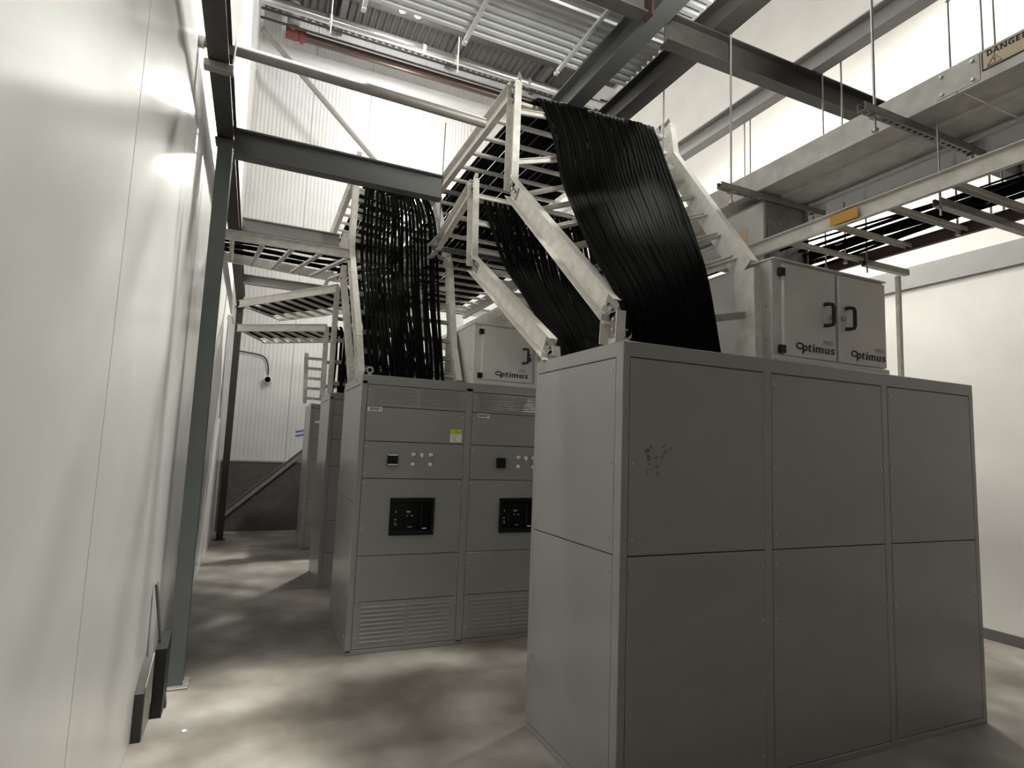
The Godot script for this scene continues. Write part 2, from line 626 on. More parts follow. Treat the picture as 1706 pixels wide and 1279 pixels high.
# ================================================================ scene
func _ready() -> void:
	rng.seed = 7
	var cam := Camera3D.new()
	cam.name = "camera"
	cam.fov = 66.86
	cam.near = 0.05
	cam.far = 80.0
	cam.position = Vector3(0, 1.6595, 0)
	cam.basis = Basis.from_euler(Vector3(0.107, -0.4151, 0.0386))
	add_child(cam)
	cam.current = true

	var env := Environment.new()
	env.background_mode = Environment.BG_COLOR
	env.background_color = Color(0.02, 0.02, 0.02)
	env.tonemap_mode = Environment.TONE_MAPPER_LINEAR
	env.tonemap_exposure = 1.2
	env.sdfgi_enabled = true
	env.ssao_enabled = true
	env.ssil_enabled = true
	var we := WorldEnvironment.new()
	we.name = "world_environment"
	we.environment = env
	add_child(we)

	make_materials()

	# lamps of the hall, mostly out of view, plus two added ones
	lamp_at("unseen_wall_lamp", "floodlight on the back wall hidden behind the dark cross beam", Vector3(2.5, 6.95, -11.1), Vector3(2.0, 4.0, -3.0), 5.0)
	lamp_at("added_flood_lamp", "added floodlight beside the one on the back wall aimed down the aisle", Vector3(2.3, 6.75, -10.9), Vector3(-0.5, 3.0, -3.0), 38.0, 0.15, 55.0)  # added spot, carries the back wall lamp down the aisle
	lamp_at("unseen_ceiling_lamp", "unseen lamp above the aisle, placed to light the left wall and floor", Vector3(0.5, 8.0, -3.6), Vector3(0.38, 0, -1.25), 92.0, 0.2, 27.0)  # out of view, placed to light the left wall and aisle floor
	lamp_at("unseen_ceiling_lamp", "unseen high lamp in mid hall, placed to light the cable ladders and floor", Vector3(3.4, 8.6, -6.6), Vector3(3.4, 0, -6.6), 20.0, 0.25, 60.0)  # out of view, placed for the light on ladders and floor
	lamp_at("unseen_ceiling_lamp", "unseen lamp placed to light the white right wall", Vector3(4.6, 7.6, -3.4), Vector3(5.2, 0, -2.6), 7.0, 0.25, 72.0)  # out of view, placed to light the right wall
	lamp_at("unseen_wall_lamp", "unseen lamp on the right wall behind the covered tray, lighting that wall", Vector3(6.5, 5.3, -5.5), Vector3(3.0, 4.0, -4.0), 9.0, 0.2)  # unseen behind the tray, placed to light the wall around it
	lamp_at("added_deck_lamp", "added upward lamp out of view, lighting the underside of the corrugated deck", Vector3(1.9, 3.98, -1.5), Vector3(1.9, 4.75, -2.6), 4.2, 0.2, 50.0)  # added fill lamp out of view, brightens the deck underside

	build_room()
	build_cabinets()
	build_ladders()
	build_steel()
	build_trays()
	build_roof_pipes()
	build_small()

const XL := -0.47
const XR := 6.6
const ZB := -11.5
const ZF := 8.0
const YC := 9.9

func build_room() -> void:
	off = Vector3.ZERO
	var st := new_st()
	box(st, Vector3(XL - 0.2, -0.2, ZF + 0.2), Vector3(XR + 0.2, 0.0, ZB - 0.2), 0.0)
	struct("floor", st, M.floor)
	st = new_st()
	box(st, Vector3(XL - 0.2, YC, ZF + 0.2), Vector3(XR + 0.2, YC + 0.2, ZB - 0.2), 0.0)
	var ce := struct("ceiling", st, M.roof)
	# roof sheet ribs under the ceiling, joined in sheets
	for k in 13:
		st = new_st()
		var x0 := XL + k * 0.55
		for j in 4:
			var xx := x0 + j * 0.1375
			extrude(st, PackedVector2Array([Vector2(0, 0), Vector2(0.03, -0.035), Vector2(0.075, -0.035), Vector2(0.105, 0)]), Vector3(xx, YC, ZF), Vector3(xx, YC, ZB), Vector3(1, 0, 0), Vector3(0, 1, 0), false)
		part("roof_sheet", st, M.roof, ce)
	# left wall: smooth panels with joints
	st = new_st()
	box(st, Vector3(XL - 0.2, 0, ZF), Vector3(XL - 0.03, YC, ZB), 0.0)
	var wl := struct("wall_left", st, M.wall)
	var z := ZF
	var zs := [8.0, 6.5, 5.0, 3.8, 2.6, 1.5, 0.4, -0.9, -2.4, -3.6, -4.6, -5.6, -6.6, -7.6, -8.6, -9.6, -10.6, -11.5]
	for k in zs.size() - 1:
		st = new_st()
		box(st, Vector3(XL - 0.03, 0.0, zs[k] - 0.001), Vector3(XL, YC, zs[k + 1] + 0.001), 0.003)
		part("wall_panel", st, M.wall, wl)
	# back wall: ribbed panels
	st = new_st()
	box(st, Vector3(XL - 0.2, 0, ZB - 0.03), Vector3(XR + 0.2, YC, ZB - 0.2), 0.0)
	var wb := struct("wall_back", st, M.wall_rib)
	var xx := XL
	var xs := [XL, 0.58, 1.68, 2.78, 3.88, 4.98, 6.08, XR]
	for k in xs.size() - 1:
		st = new_st()
		var a: float = xs[k] + 0.003
		var b: float = xs[k + 1] - 0.003
		var pr := PackedVector2Array([Vector2(a, -0.03)])
		var n := int(round((b - a) / 0.07))
		var w := (b - a) / n
		for j in n:
			var p := a + j * w
			pr.append(Vector2(p, -0.004))
			pr.append(Vector2(p + w * 0.14, 0.0))
			pr.append(Vector2(p + w * 0.5, 0.0))
			pr.append(Vector2(p + w * 0.64, -0.004))
		pr.append(Vector2(b, -0.004))
		pr.append(Vector2(b, -0.03))
		extrude(st, pr, Vector3(0, 1.21, ZB), Vector3(0, YC, ZB), Vector3(1, 0, 0), Vector3(0, 0, 1))
		part("wall_panel", st, M.wall_rib, wb)
	st = new_st()
	box(st, Vector3(XL, 0, ZB - 0.05), Vector3(XR, 1.2, ZB + 0.05), 0.01)
	struct("baseboard_back", st, M.plinth)
	st = new_st()
	box(st, Vector3(XL, 1.2, ZB), Vector3(XR, 1.235, ZB + 0.06), 0.004)
	struct("trim_1", st, M.steel_light)
	# right wall
	st = new_st()
	box(st, Vector3(XR, 0, ZF), Vector3(XR + 0.2, YC, ZB), 0.0)
	struct("wall_right", st, M.wall_right)
	st = new_st()
	box(st, Vector3(XR - 0.03, 3.58, ZF), Vector3(XR, 3.83, ZB), 0.004)
	struct("trim_2", st, M.steel_light)
	st = new_st()
	box(st, Vector3(XR - 0.015, 0, ZF), Vector3(XR, 0.1, ZB), 0.004)
	struct("baseboard_right", st, M.plinth)
	st = new_st()
	box(st, Vector3(XL - 0.2, 0, ZF), Vector3(XR + 0.2, YC, ZF + 0.2), 0.0)
	struct("wall_front_unseen", st, M.steel_dark)  # unseen wall behind the camera, kept dark to cut bounce light
	# flashing at the left rear corner, raised band along the back wall
	st = new_st()
	box(st, Vector3(XL, 1.24, ZB + 0.002), Vector3(XL + 0.05, YC, ZB + 0.05), 0.004)
	struct("trim_3", st, M.wall)
	st = new_st()
	box(st, Vector3(XL, 8.86, ZB), Vector3(XR, 9.17, ZB + 0.04), 0.006)
	struct("trim_4", st, M.wall_rib)

func build_cabinets() -> void:
	var g := "grey switchgear cabinets in a row"
	var A := cabinet("large grey switchgear cabinet nearest the camera, seen from its plain back", -2.353, 0.954, [1.624, 2.583, 3.566, 4.494], "back", g)
	# old label residue on the front panel
	for q in [[1.775, 1.665, 0.03, 0.022], [1.80, 1.685, 0.012, 0.02], [1.785, 1.63, 0.02, 0.03], [1.83, 1.632, 0.024, 0.01], [1.875, 1.69, 0.03, 0.012], [1.885, 1.66, 0.034, 0.013], [1.868, 1.635, 0.012, 0.016], [1.79, 1.60, 0.02, 0.008], [1.836, 1.588, 0.016, 0.012], [1.777, 1.56, 0.006, 0.03], [1.80, 1.575, 0.02, 0.004], [1.84, 1.555, 0.02, 0.015], [1.92, 1.68, 0.01, 0.02]]:
		var st := new_st()
		obox(st, Vector3(q[0], q[1], -2.3532), Vector3(q[2], q[3], 0.0008), Basis(Vector3(0, 0, 1), q[2] * 17.0), 0.0)
		part("label_residue", st, M.smudge, A)
	eye_bolt(Vector3(1.675, HT, -2.40), "zinc eye bolt on the top corner of the nearest cabinet")
	for p in [Vector3(2.64, HT, -2.40), Vector3(2.72 - 0.03, HT, -2.385)]:
		pass

	var B := cabinet("second grey switchgear cabinet with breaker windows, meters and white labels", -4.788, 0.982, [0.783, 1.711, 2.65, 3.653], "front", g)
	eye_bolt(Vector3(0.845, HT, -4.83), "zinc eye bolt on the top left corner of the second cabinet")
	off = B.position
	var z := -4.788
	for k in 2:
		var dx := 0.928 * k + (0.035 if k else 0.0)
		# breaker window
		var st := new_st()
		var a := Vector3(1.066 + dx, 0.905, z)
		var b := Vector3(1.44 + dx, 1.207, z)
		for e in [[a, Vector3(b.x, a.y + 0.035, z)], [Vector3(a.x, b.y - 0.03, z), b], [Vector3(a.x, a.y + 0.035, z), Vector3(a.x + 0.03, b.y - 0.03, z)], [Vector3(b.x - 0.02, a.y + 0.035, z), Vector3(b.x, b.y - 0.03, z)]]:
			box(st, e[0], e[1] + Vector3(0, 0, 0.014), 0.003)
		var bf := part("breaker_window", st, M.greendark, B)
		st = new_st()
		box(st, Vector3(a.x + 0.03, a.y + 0.035, z), Vector3(b.x - 0.02, b.y - 0.03, z + 0.004), 0.001)
		box(st, Vector3(a.x + 0.095, a.y + 0.05, z + 0.004), Vector3(a.x + 0.25, a.y + 0.2, z + 0.012), 0.003)
		box(st, Vector3(a.x + 0.262, a.y + 0.045, z + 0.004), Vector3(a.x + 0.345, a.y + 0.25, z + 0.016), 0.004)
		part("breaker_face", st, M.blackgloss, bf)
		for q in [[0.155, 0.19, 0.034, 0.016], [0.145, 0.158, 0.014, 0.009], [0.185, 0.158, 0.02, 0.009], [0.172, 0.068, 0.04, 0.007], [0.05, 0.128, 0.016, 0.014], [0.052, 0.19, 0.008, 0.02], [0.05, 0.1, 0.02, 0.006], [0.056, 0.085, 0.024, 0.006]]:
			st = new_st()
			obox(st, Vector3(a.x + q[0], a.y + q[1], z + 0.013 if q[0] > 0.09 else z + 0.005), Vector3(q[2], q[3], 0.003), Basis.IDENTITY, 0.0008)
			part("breaker_mark", st, M.ink_lite, bf)
		st = new_st()
		obox(st, Vector3(a.x + 0.292, a.y + 0.055, z + 0.017), Vector3(0.034, 0.009, 0.004), Basis.IDENTITY, 0.001)
		part("breaker_mark", st, M.white, bf)
		# meter
		st = new_st()
		box(st, Vector3(1.02 + dx, 1.467, z), Vector3(1.108 + dx, 1.556, z + 0.022), 0.004)
		var me := part("meter", st, M.greendark if k == 0 else M.black, B)
		if k == 0:
			for y in [1.553, 1.476]:
				st = new_st()
				box(st, Vector3(1.024, y - 0.004, z + 0.012), Vector3(1.104, y + 0.004, z + 0.026), 0.001)
				part("meter_edge", st, M.white, me)
		# knobs and pilot lights
		for q in [[1.236, 1.563, 0], [1.31, 1.561, 1], [1.386, 1.563, 0], [1.236, 1.483, 2], [1.386, 1.483, 2]]:
			st = new_st()
			var p := Vector3(q[0] + dx, q[1], z)
			tube(st, PackedVector3Array([p, p + Vector3(0, 0, 0.012)]), 0.0155, 12)
			if q[2] == 0:
				box(st, p + Vector3(-0.014, -0.006, 0.012), p + Vector3(0.014, 0.012, 0.026), 0.002)
				part("selector_switch", st, M.white, B)
			elif q[2] == 1:
				box(st, p + Vector3(-0.005, -0.024, 0.012), p + Vector3(0.005, 0.012, 0.024), 0.002)
				part("selector_switch", st, M.white, B)
			else:
				tube(st, PackedVector3Array([p + Vector3(0, 0, 0.012), p + Vector3(0, 0, 0.02)]), 0.011, 12)
				part("pilot_light", st, M.white, B)
		# white name plate
		st = new_st()
		var pa := Vector3(0.838, 1.903, z + 0.003) if k == 0 else Vector3(1.793, 1.90, z + 0.003)
		box(st, pa, pa + Vector3(0.118, 0.038, 0.003), 0.0008)
		var pl := part("name_plate", st, M.white, B)
		text_part("lettering", "WAB1" if k == 0 else "WAB11", 0.036, 0.95, pa + Vector3(0.062, 0.019, 0.0035), M.ink, pl, 0.0, true)
	var st2 := new_st()
	box(st2, Vector3(1.549, 1.677, z + 0.002), Vector3(1.654, 1.745, z + 0.005), 0.0006)
	var sk := part("sticker", st2, M.white, B)
	st2 = new_st()
	box(st2, Vector3(1.549, 1.745, z + 0.002), Vector3(1.655, 1.786, z + 0.005), 0.0006)
	part("sticker_header", st2, M.yellow, sk)
	st2 = new_st()
	for q in [[1.606, 1.764, 0.016, 0.018], [1.632, 1.762, 0.02, 0.006]]:
		obox(st2, Vector3(q[0], q[1], z + 0.0055), Vector3(q[2], q[3], 0.001), Basis.IDENTITY, 0.0)
	for r in 4:
		obox(st2, Vector3(1.585 + 0.006 * (r % 2), 1.732 - r * 0.013, z + 0.0055), Vector3(0.05 - 0.014 * (r % 2), 0.003, 0.001), Basis.IDENTITY, 0.0)
	part("sticker_print", st2, M.ink_lite, sk)

	cabinet("third grey switchgear cabinet, a narrow dark strip behind the second", -6.939, 0.98, [0.783, 1.711, 2.65, 3.653], "plain", g)
	var D := cabinet("farthest grey switchgear cabinet at the end of the row", -9.337, 0.98, [0.783, 1.711, 2.65, 3.653], "plain", g)
	off = D.position
	var s4 := new_st()
	box(s4, Vector3(0.86, 1.90, -9.337), Vector3(0.99, 1.94, -9.331), 0.001)
	part("name_plate", s4, M.white, D)

	optimus_box("grey two-door busbar enclosure on top of the nearest cabinet", Vector3(2.715, HT, -2.42), Vector3(3.71, 2.822, -3.28), 3.245, true)
	optimus_box("grey two-door busbar enclosure on top of the second cabinet", Vector3(1.76, HT, -4.86), Vector3(2.78, 2.76, -5.75), 2.36, false)
	# bolted feet in front of the nearest enclosure
	for k in 2:
		var p := Vector3(2.635 + 0.045 * k, HT, -2.385)
		off = p
		var st := new_st()
		tube(st, PackedVector3Array([p, p + Vector3(0, 0.014, 0)]), 0.011, 6)
		single("hex_bolt", st, M.zinc, p, ["left zinc hex bolt on the nearest cabinet beside the ladder foot", "right zinc hex bolt on the nearest cabinet beside the ladder foot"][k], "bolt", "bolts on the nearest cabinet top")

func build_ladders() -> void:
	var g := "cable ladders rising from the cabinets"
	var tilt := 0.0
	# nearest cabinet, tall front ladder
	cable_ladder("tall front cable ladder bending up from the nearest cabinet, widest and closest", [Vector3(1.66, 2.2, -2.47), Vector3(1.66, 2.36, -2.46), Vector3(1.66, 3.60, -3.87), Vector3(1.66, 4.42, -3.87), Vector3(1.66, 4.40, -3.90), Vector3(1.66, 4.40, -8.8)], [Vector3(2.56, 2.2, -2.49), Vector3(2.56, 2.74, -2.50), Vector3(2.98, 4.08, -3.72), Vector3(3.0, 4.40, -3.80), Vector3(3.0, 4.38, -3.85), Vector3(3.0, 4.40, -8.8)], 0.30, g)
	cable_ladder("lower rear cable ladder bending up from the back of the nearest cabinet", [Vector3(1.66, 2.2, -3.13), Vector3(1.66, 2.26, -3.14), Vector3(1.66, 3.235, -4.67), Vector3(1.66, 4.0, -4.73), Vector3(1.66, 3.96, -4.75), Vector3(1.66, 3.76, -5.75), Vector3(1.66, 3.76, -8.8)], [Vector3(2.5, 2.2, -3.13), Vector3(2.5, 2.26, -3.14), Vector3(2.95, 3.235, -4.67), Vector3(2.95, 4.0, -4.73), Vector3(2.95, 3.96, -4.75), Vector3(2.95, 3.76, -5.75), Vector3(2.95, 3.76, -8.8)], 0.30, g)
	# second cabinet
	cable_ladder("tall front cable ladder rising from the second cabinet behind its curtain of cables", [Vector3(0.83, 2.2, -5.05), Vector3(0.83, 2.54, -5.27), Vector3(0.83, 3.64, -6.18), Vector3(0.83, 4.70, -6.12), Vector3(0.83, 4.52, -6.14), Vector3(0.83, 4.5, -8.7)], [Vector3(1.65, 2.2, -5.05), Vector3(1.66, 2.54, -5.27), Vector3(1.86, 3.64, -6.18), Vector3(1.62, 4.46, -6.12), Vector3(1.62, 4.44, -6.14), Vector3(1.62, 4.42, -8.7)], 0.27, g)
	cable_ladder("thin rear cable ladder rising behind the front ladder of the second cabinet", [Vector3(0.83, 2.2, -5.55), Vector3(0.83, 2.26, -5.56), Vector3(0.83, 3.51, -6.69), Vector3(0.83, 4.02, -6.78), Vector3(0.83, 3.96, -6.85), Vector3(0.83, 3.94, -8.7)], [Vector3(1.62, 2.2, -5.55), Vector3(1.62, 2.26, -5.56), Vector3(1.62, 3.51, -6.69), Vector3(1.62, 4.02, -6.78), Vector3(1.62, 3.96, -6.85), Vector3(1.62, 3.94, -8.7)], 0.28, g, 0.1, 0.1, false)
	# third cabinet: risers whose runs swing left to the wall
	cable_ladder("upright cable ladder on the front of the third cabinet", [Vector3(0.83, 2.2, -7.2), Vector3(0.83, 3.50, -7.17)], [Vector3(1.5, 2.2, -7.2), Vector3(1.5, 3.50, -7.17)], 0.28, g, 0.1, 0.1, false)
	cable_ladder("upright cable ladder on the rear of the third cabinet", [Vector3(0.83, 2.2, -8.03), Vector3(0.83, 3.16, -8.06)], [Vector3(1.5, 2.2, -8.03), Vector3(1.5, 3.16, -8.06)], 0.28, g, 0.1, 0.1, false)
	cable_ladder("upright cable ladder on the farthest cabinet", [Vector3(0.73, 2.2, -9.5), Vector3(0.70, 2.98, -9.5)], [Vector3(0.95, 2.2, -9.5), Vector3(0.93, 2.98, -9.5)], 0.17, g, 0.1, 0.06, false)
	flat_ladder("upper flat cable ladder swinging from the third cabinet towards the left wall", Vector3(0.82, 3.48, -7.16), Vector3(-0.30, 3.48, -8.80), Vector3(1.45, 3.48, -7.75), Vector3(0.2, 3.48, -9.5), 9, 10, "upper flat ladder near the left wall")
	flat_ladder("lower flat cable ladder swinging from the third cabinet towards the left wall", Vector3(0.81, 3.15, -8.08), Vector3(-0.30, 3.15, -8.85), Vector3(1.3, 3.15, -8.7), Vector3(0.0, 3.15, -9.75), 8, 9, "lower flat ladder near the left wall")
	flat_ladder("narrow cable ladder crossing the aisle under the steel frame", Vector3(-0.47, 3.62, -6.22), Vector3(1.2, 3.62, -6.20), Vector3(-0.47, 3.62, -7.0), Vector3(0.8, 3.62, -7.2), 6, 3, "narrow ladder crossing the aisle")

	# cables ---------------------------------------------------------
	var pf := [Vector2(2.2, -2.415), Vector2(2.42, -2.425), Vector2(2.8, -2.74), Vector2(3.2, -3.17), Vector2(3.65, -3.64), Vector2(4.0, -3.78), Vector2(4.3, -3.86), Vector2(4.44, -4.02), Vector2(4.445, -4.6), Vector2(4.445, -6.4), Vector2(4.445, -8.7)]
	cable_run(pf, [1.705, 1.65, 1.66, 1.79, 1.93, 1.94, 1.87, 1.86, 1.80, 1.78, 1.78], [2.29, 2.22, 2.24, 2.43, 2.66, 2.83, 2.87, 2.94, 2.92, 2.9, 2.9], 30, 0.0165, "ORD black cable from the left draped over the nearest cabinet's tall front ladder", "black cables over the tall front ladder of the nearest cabinet", 0.004, [Vector2(2.2, -2.41), Vector2(2.6, -2.43), Vector2(2.85, -2.54), Vector2(3.2, -2.86), Vector2(3.65, -3.27), Vector2(4.0, -3.58), Vector2(4.3, -3.75), Vector2(4.44, -3.95), Vector2(4.445, -4.6), Vector2(4.445, -6.4), Vector2(4.445, -8.7)])
	pf = [Vector2(2.2, -3.10), Vector2(2.4, -3.28), Vector2(2.8, -3.88), Vector2(3.2, -4.48), Vector2(3.5, -4.64), Vector2(3.75, -4.69), Vector2(3.93, -4.85), Vector2(3.90, -5.3), Vector2(3.84, -6.4), Vector2(3.84, -8.7)]
	cable_run(pf, [1.70, 1.68, 1.77, 1.85, 1.81, 1.73, 1.75, 1.77, 1.77, 1.77], [2.1, 2.2, 2.5, 2.86, 2.93, 2.9, 2.9, 2.88, 2.86, 2.86], 24, 0.018, "ORD black cable from the left draped over the nearest cabinet's lower rear ladder", "black cables over the lower rear ladder of the nearest cabinet", 0.006)
	pf = [Vector2(2.2, -5.0), Vector2(2.5, -5.15), Vector2(3.0, -5.58), Vector2(3.6, -6.08), Vector2(4.1, -6.08), Vector2(4.40, -6.16), Vector2(4.53, -6.4), Vector2(4.55, -7.2), Vector2(4.55, -8.7)]
	cable_run(pf, [0.88, 0.865, 0.875, 0.887, 0.89, 0.9, 0.93, 0.93, 0.93], [1.54, 1.56, 1.64, 1.75, 1.69, 1.6, 1.55, 1.55, 1.55], 20, 0.0165, "ORD black cable from the left in the curtain above the second cabinet", "black cables in the curtain above the second cabinet", 0.007)
	pf = [Vector2(2.2, -5.5), Vector2(2.5, -5.75), Vector2(3.0, -6.2), Vector2(3.5, -6.63), Vector2(3.85, -6.72), Vector2(4.0, -6.95), Vector2(4.0, -8.7)]
	cable_run(pf, [0.9, 0.9, 0.9, 0.9, 0.9, 0.9, 0.9], [1.55, 1.55, 1.55, 1.55, 1.55, 1.55, 1.55], 14, 0.0175, "black power cable on the rear ladder of the second cabinet", "black cables on the rear ladder of the second cabinet", 0.01)
	pf = [Vector2(2.2, -7.12), Vector2(2.8, -7.12), Vector2(3.35, -7.12), Vector2(3.52, -7.25)]
	cable_run(pf, [0.9, 0.9, 0.9, 0.9], [1.45, 1.45, 1.45, 1.45], 10, 0.02, "black power cable rising on the front of the third cabinet", "black cables on the front of the third cabinet", 0.012)
	pf = [Vector2(2.2, -7.98), Vector2(2.7, -7.98), Vector2(3.1, -8.0), Vector2(3.2, -8.15)]
	cable_run(pf, [0.9, 0.9, 0.9, 0.9], [1.45, 1.45, 1.45, 1.45], 8, 0.02, "black power cable rising on the rear of the third cabinet", "black cables on the rear of the third cabinet", 0.012)

	# supports under the runs of the nearest ladders
	var t := thing("support_trapeze", "threaded rod with two dark strut bars carrying the nearest cable ladders", "support", Vector3(1.62, 3.7, -5.8))
	var st := new_st()
	tube(st, PackedVector3Array([Vector3(1.64, 3.62, -5.8), Vector3(1.652, 5.12, -5.8)]), 0.006, 6)
	part("threaded_rod", st, M.steel, t)
	for y in [4.33, 3.99 - 0.3]:
		st = new_st()
		strut_beam(st, Vector3(1.58, y, -5.8), Vector3(3.1, y, -5.8))
		part("strut_bar", st, M.steel, t)
	# pale ties on the nearest cables
	var ties := ["left upper", "right upper", "left middle", "centre middle", "right middle", "left lower", "right lower"]
	for q in [[2.06, 3.55, -3.53], [2.12, 3.575, -3.53], [2.13, 3.08, -3.02], [2.18, 3.10, -3.02], [2.22, 3.12, -3.02], [2.17, 2.72, -2.62], [2.23, 2.75, -2.62]]:
		var p := Vector3(q[0], q[1], q[2] + 0.028)
		off = p
		st = new_st()
		obox(st, p, Vector3(0.032, 0.006, 0.004), Basis(Vector3(0, 0, 1), 0.1), 0.001)
		single("cable_tie", st, M.teal, p, "%s pale green tie across the nearest black cables" % ties.pop_front(), "cable tie", "pale green ties on the nearest cables")

# ladder lying flat between four corners, with cables on it
func flat_ladder(label: String, a: Vector3, b: Vector3, c: Vector3, d: Vector3, n: int, cables: int, short: String) -> void:
	var t := thing("cable_ladder", label, "cable ladder", a, "flat cable ladders over the aisle")
	for e in [[a, b, 1.0], [c, d, -1.0]]:
		var st := new_st()
		var dir: Vector3 = (e[1] - e[0]).normalized()
		var xa: Vector3 = dir.cross(Vector3.UP).normalized() * float(e[2])
		if xa.dot(((a + b) * 0.5 - (c + d) * 0.5) * e[2]) < 0.0:
			xa = -xa
		extrude(st, c_prof(0.03, 0.10, 0.006), e[0], e[1], xa, Vector3.UP)
		part("side_rail", st, M.alu, t)
	for i in n:
		var f := (i + 0.5) / n
		var p := a.lerp(b, f)
		var q := c.lerp(d, f)
		var dir := (q - p).normalized()
		var st := new_st()
		extrude(st, c_prof(0.024, 0.042, 0.004), p - Vector3(0, 0.03, 0), q - Vector3(0, 0.03, 0), -Vector3.UP, dir.cross(Vector3.UP))
		part("rung", st, M.alu, t)
	for i in cables:
		var f := 0.15 + 0.7 * (i + 0.5) / cables
		var pts := PackedVector3Array()
		for k in 6:
			var p := a.lerp(b, k / 5.0)
			var q := c.lerp(d, k / 5.0)
			pts.append(p.lerp(q, f + rng.randf_range(-0.02, 0.02)) + Vector3(0, 0.015 + rng.randf_range(0, 0.012), 0))
		off = pts[0]
		var st := new_st()
		tube(st, smooth(pts, 3), 0.024, 7)
		single("power_cable", st, M.cable, pts[0], "black power cable lying on the " + short, "cable", "black cables on the " + short)

func i_beam(called: String, p: Vector3, q: Vector3, w: float, h: float, m: Material, label: String, group := "", tt := 0.012) -> Node3D:
	var c := (p + q) * 0.5
	off = c
	var st := new_st()
	var d := (q - p).normalized()
	extrude(st, i_prof(w, h, tt), p, q, d.cross(Vector3.UP).normalized(), Vector3.UP)
	return single(called, st, m, c, label, "beam", group)

func build_steel() -> void:
	# columns by the left wall
	for k in 2:
		var z: float = [-4.54, -10.5][k]
		var x0 := -0.392 if k == 0 else -0.40
		var t := thing("steel_column", ["tall dark grey steel column nearest along the left wall", "far dark steel column at the end of the left wall"][k], "column", Vector3(x0 + 0.05, 0, z - 0.05))
		var st := new_st()
		extrude(st, i_prof(0.1, 0.1, 0.008), Vector3(x0 + 0.05, 0.012, z - 0.05), Vector3(x0 + 0.05, 3.78, z - 0.05), Vector3(1, 0, 0), Vector3(0, 0, 1))
		part("shaft", st, M.column if k == 0 else M.steel_dark, t)
		st = new_st()
		box(st, Vector3(x0 - 0.04, 0, z + 0.05), Vector3(x0 + 0.135, 0.012, z - 0.15), 0.002)
		part("base_plate", st, M.galv if k == 0 else M.steel_dark, t)
		st = new_st()
		box(st, Vector3(x0 - 0.02, 3.78, z + 0.02), Vector3(x0 + 0.12, 3.795, z - 0.12), 0.002)
		part("cap_plate", st, M.steel, t)
	# edge beams on the columns
	i_beam("steel_beam", Vector3(-0.345, 3.9, 3.9), Vector3(-0.345, 3.9, -4.60), 0.11, 0.19, M.steel_dark, "dark steel beam overhead along the left wall, near half")
	i_beam("steel_beam", Vector3(-0.345, 3.9, -4.62), Vector3(-0.345, 3.9, -10.6), 0.11, 0.19, M.primer, "rusty brown steel beam along the left wall, far half")
	i_beam("steel_beam", Vector3(-0.28, 3.77, -4.52), Vector3(1.28, 3.77, -4.52), 0.1, 0.2, M.steel, "dark cross beam spanning the aisle from the first column")
	i_beam("steel_beam", Vector3(-0.285, 3.99, -6.95), Vector3(0.76, 3.99, -6.95), 0.1, 0.15, M.steel_light, "second grey cross beam spanning the aisle behind the first")
	i_beam("steel_beam", Vector3(-0.285, 3.88, -8.95), Vector3(5.2, 3.84, -8.95), 0.1, 0.13, M.steel_light, "third grey cross beam far down the aisle")
	# overhead frame on the right
	i_beam("steel_beam", Vector3(2.24, 4.605, 3.9), Vector3(2.24, 4.605, -11.4), 0.14, 0.21, M.steel, "heavy dark ceiling beam running away over the nearest cables")
	i_beam("steel_beam", Vector3(2.78, 4.70, 3.9), Vector3(2.78, 4.70, -11.4), 0.15, 0.2, M.steel_dark, "dark ceiling beam right of the heavy one")
	i_beam("steel_beam", Vector3(3.74, 4.69, 3.9), Vector3(3.74, 4.69, -11.4), 0.11, 0.17, M.steel_light, "light grey ceiling beam above the covered tray")
	i_beam("steel_beam", Vector3(2.32, 4.487, -2.95), Vector3(6.6, 4.487, -2.95), 0.1, 0.2, M.steel_dark, "dark cross beam at upper right under the ceiling beams")
	i_beam("steel_beam", Vector3(0.4, 4.62, -2.95), Vector3(2.16, 4.62, -2.95), 0.1, 0.2, M.steel_dark, "dark cross beam under the corrugated deck at the top edge")
	off = Vector3(2.16, 4.5, -2.95)
	var st := new_st()
	box(st, Vector3(2.15, 4.48, -2.86), Vector3(2.165, 4.73, -2.95), 0.001)
	single("clip_angle", st, M.primer, off, "reddish brown clip angle where the top cross beam meets the heavy beam", "bracket")

	# corrugated deck
	var t := thing("metal_deck", "galvanised corrugated metal deck overhead, seen from below", "deck", Vector3(1.57, 4.76, -1.0))
	var z := -3.92
	var pitch := 0.0715
	var sheet := 0
	while z < 3.6:
		st = new_st()
		var n := 8
		var pr := PackedVector2Array()
		var lo := PackedVector2Array()
		for j in n:
			var p := j * pitch
			pr.append(Vector2(p, 0.0))
			pr.append(Vector2(p + pitch * 0.42, 0.0))
			pr.append(Vector2(p + pitch * 0.54, 0.036))
			pr.append(Vector2(p + pitch * 0.88, 0.036))
		pr.append(Vector2(n * pitch - 0.003, 0.028 if false else 0.0))
		for j in range(pr.size() - 1, -1, -1):
			lo.append(pr[j] + Vector2(0, 0.0015))
		pr.append_array(lo)
		extrude(st, pr, Vector3(0.49, 4.75, z), Vector3(2.665, 4.75, z), Vector3(0, 0, 1), Vector3(0, 1, 0))
		part("deck_sheet", st, M.deck, t)
		z += n * pitch + 0.024
		sheet += 1
	for x in [0.475, 1.24, 2.04]:
		st = new_st()
		box(st, Vector3(x, 4.722, -4.0), Vector3(x + 0.03, 4.748, 3.0), 0.002)
		box(st, Vector3(x, 4.715, -4.02), Vector3(x + 0.03, 4.75, -3.97), 0.003)
		part("deck_angle", st, M.deck, t)

	# round rail and its clamp
	t = thing("pipe_rail", "grey horizontal pipe crossing high over the aisle to the left wall", "pipe", Vector3(-0.45, 3.95, -3.78))
	st = new_st()
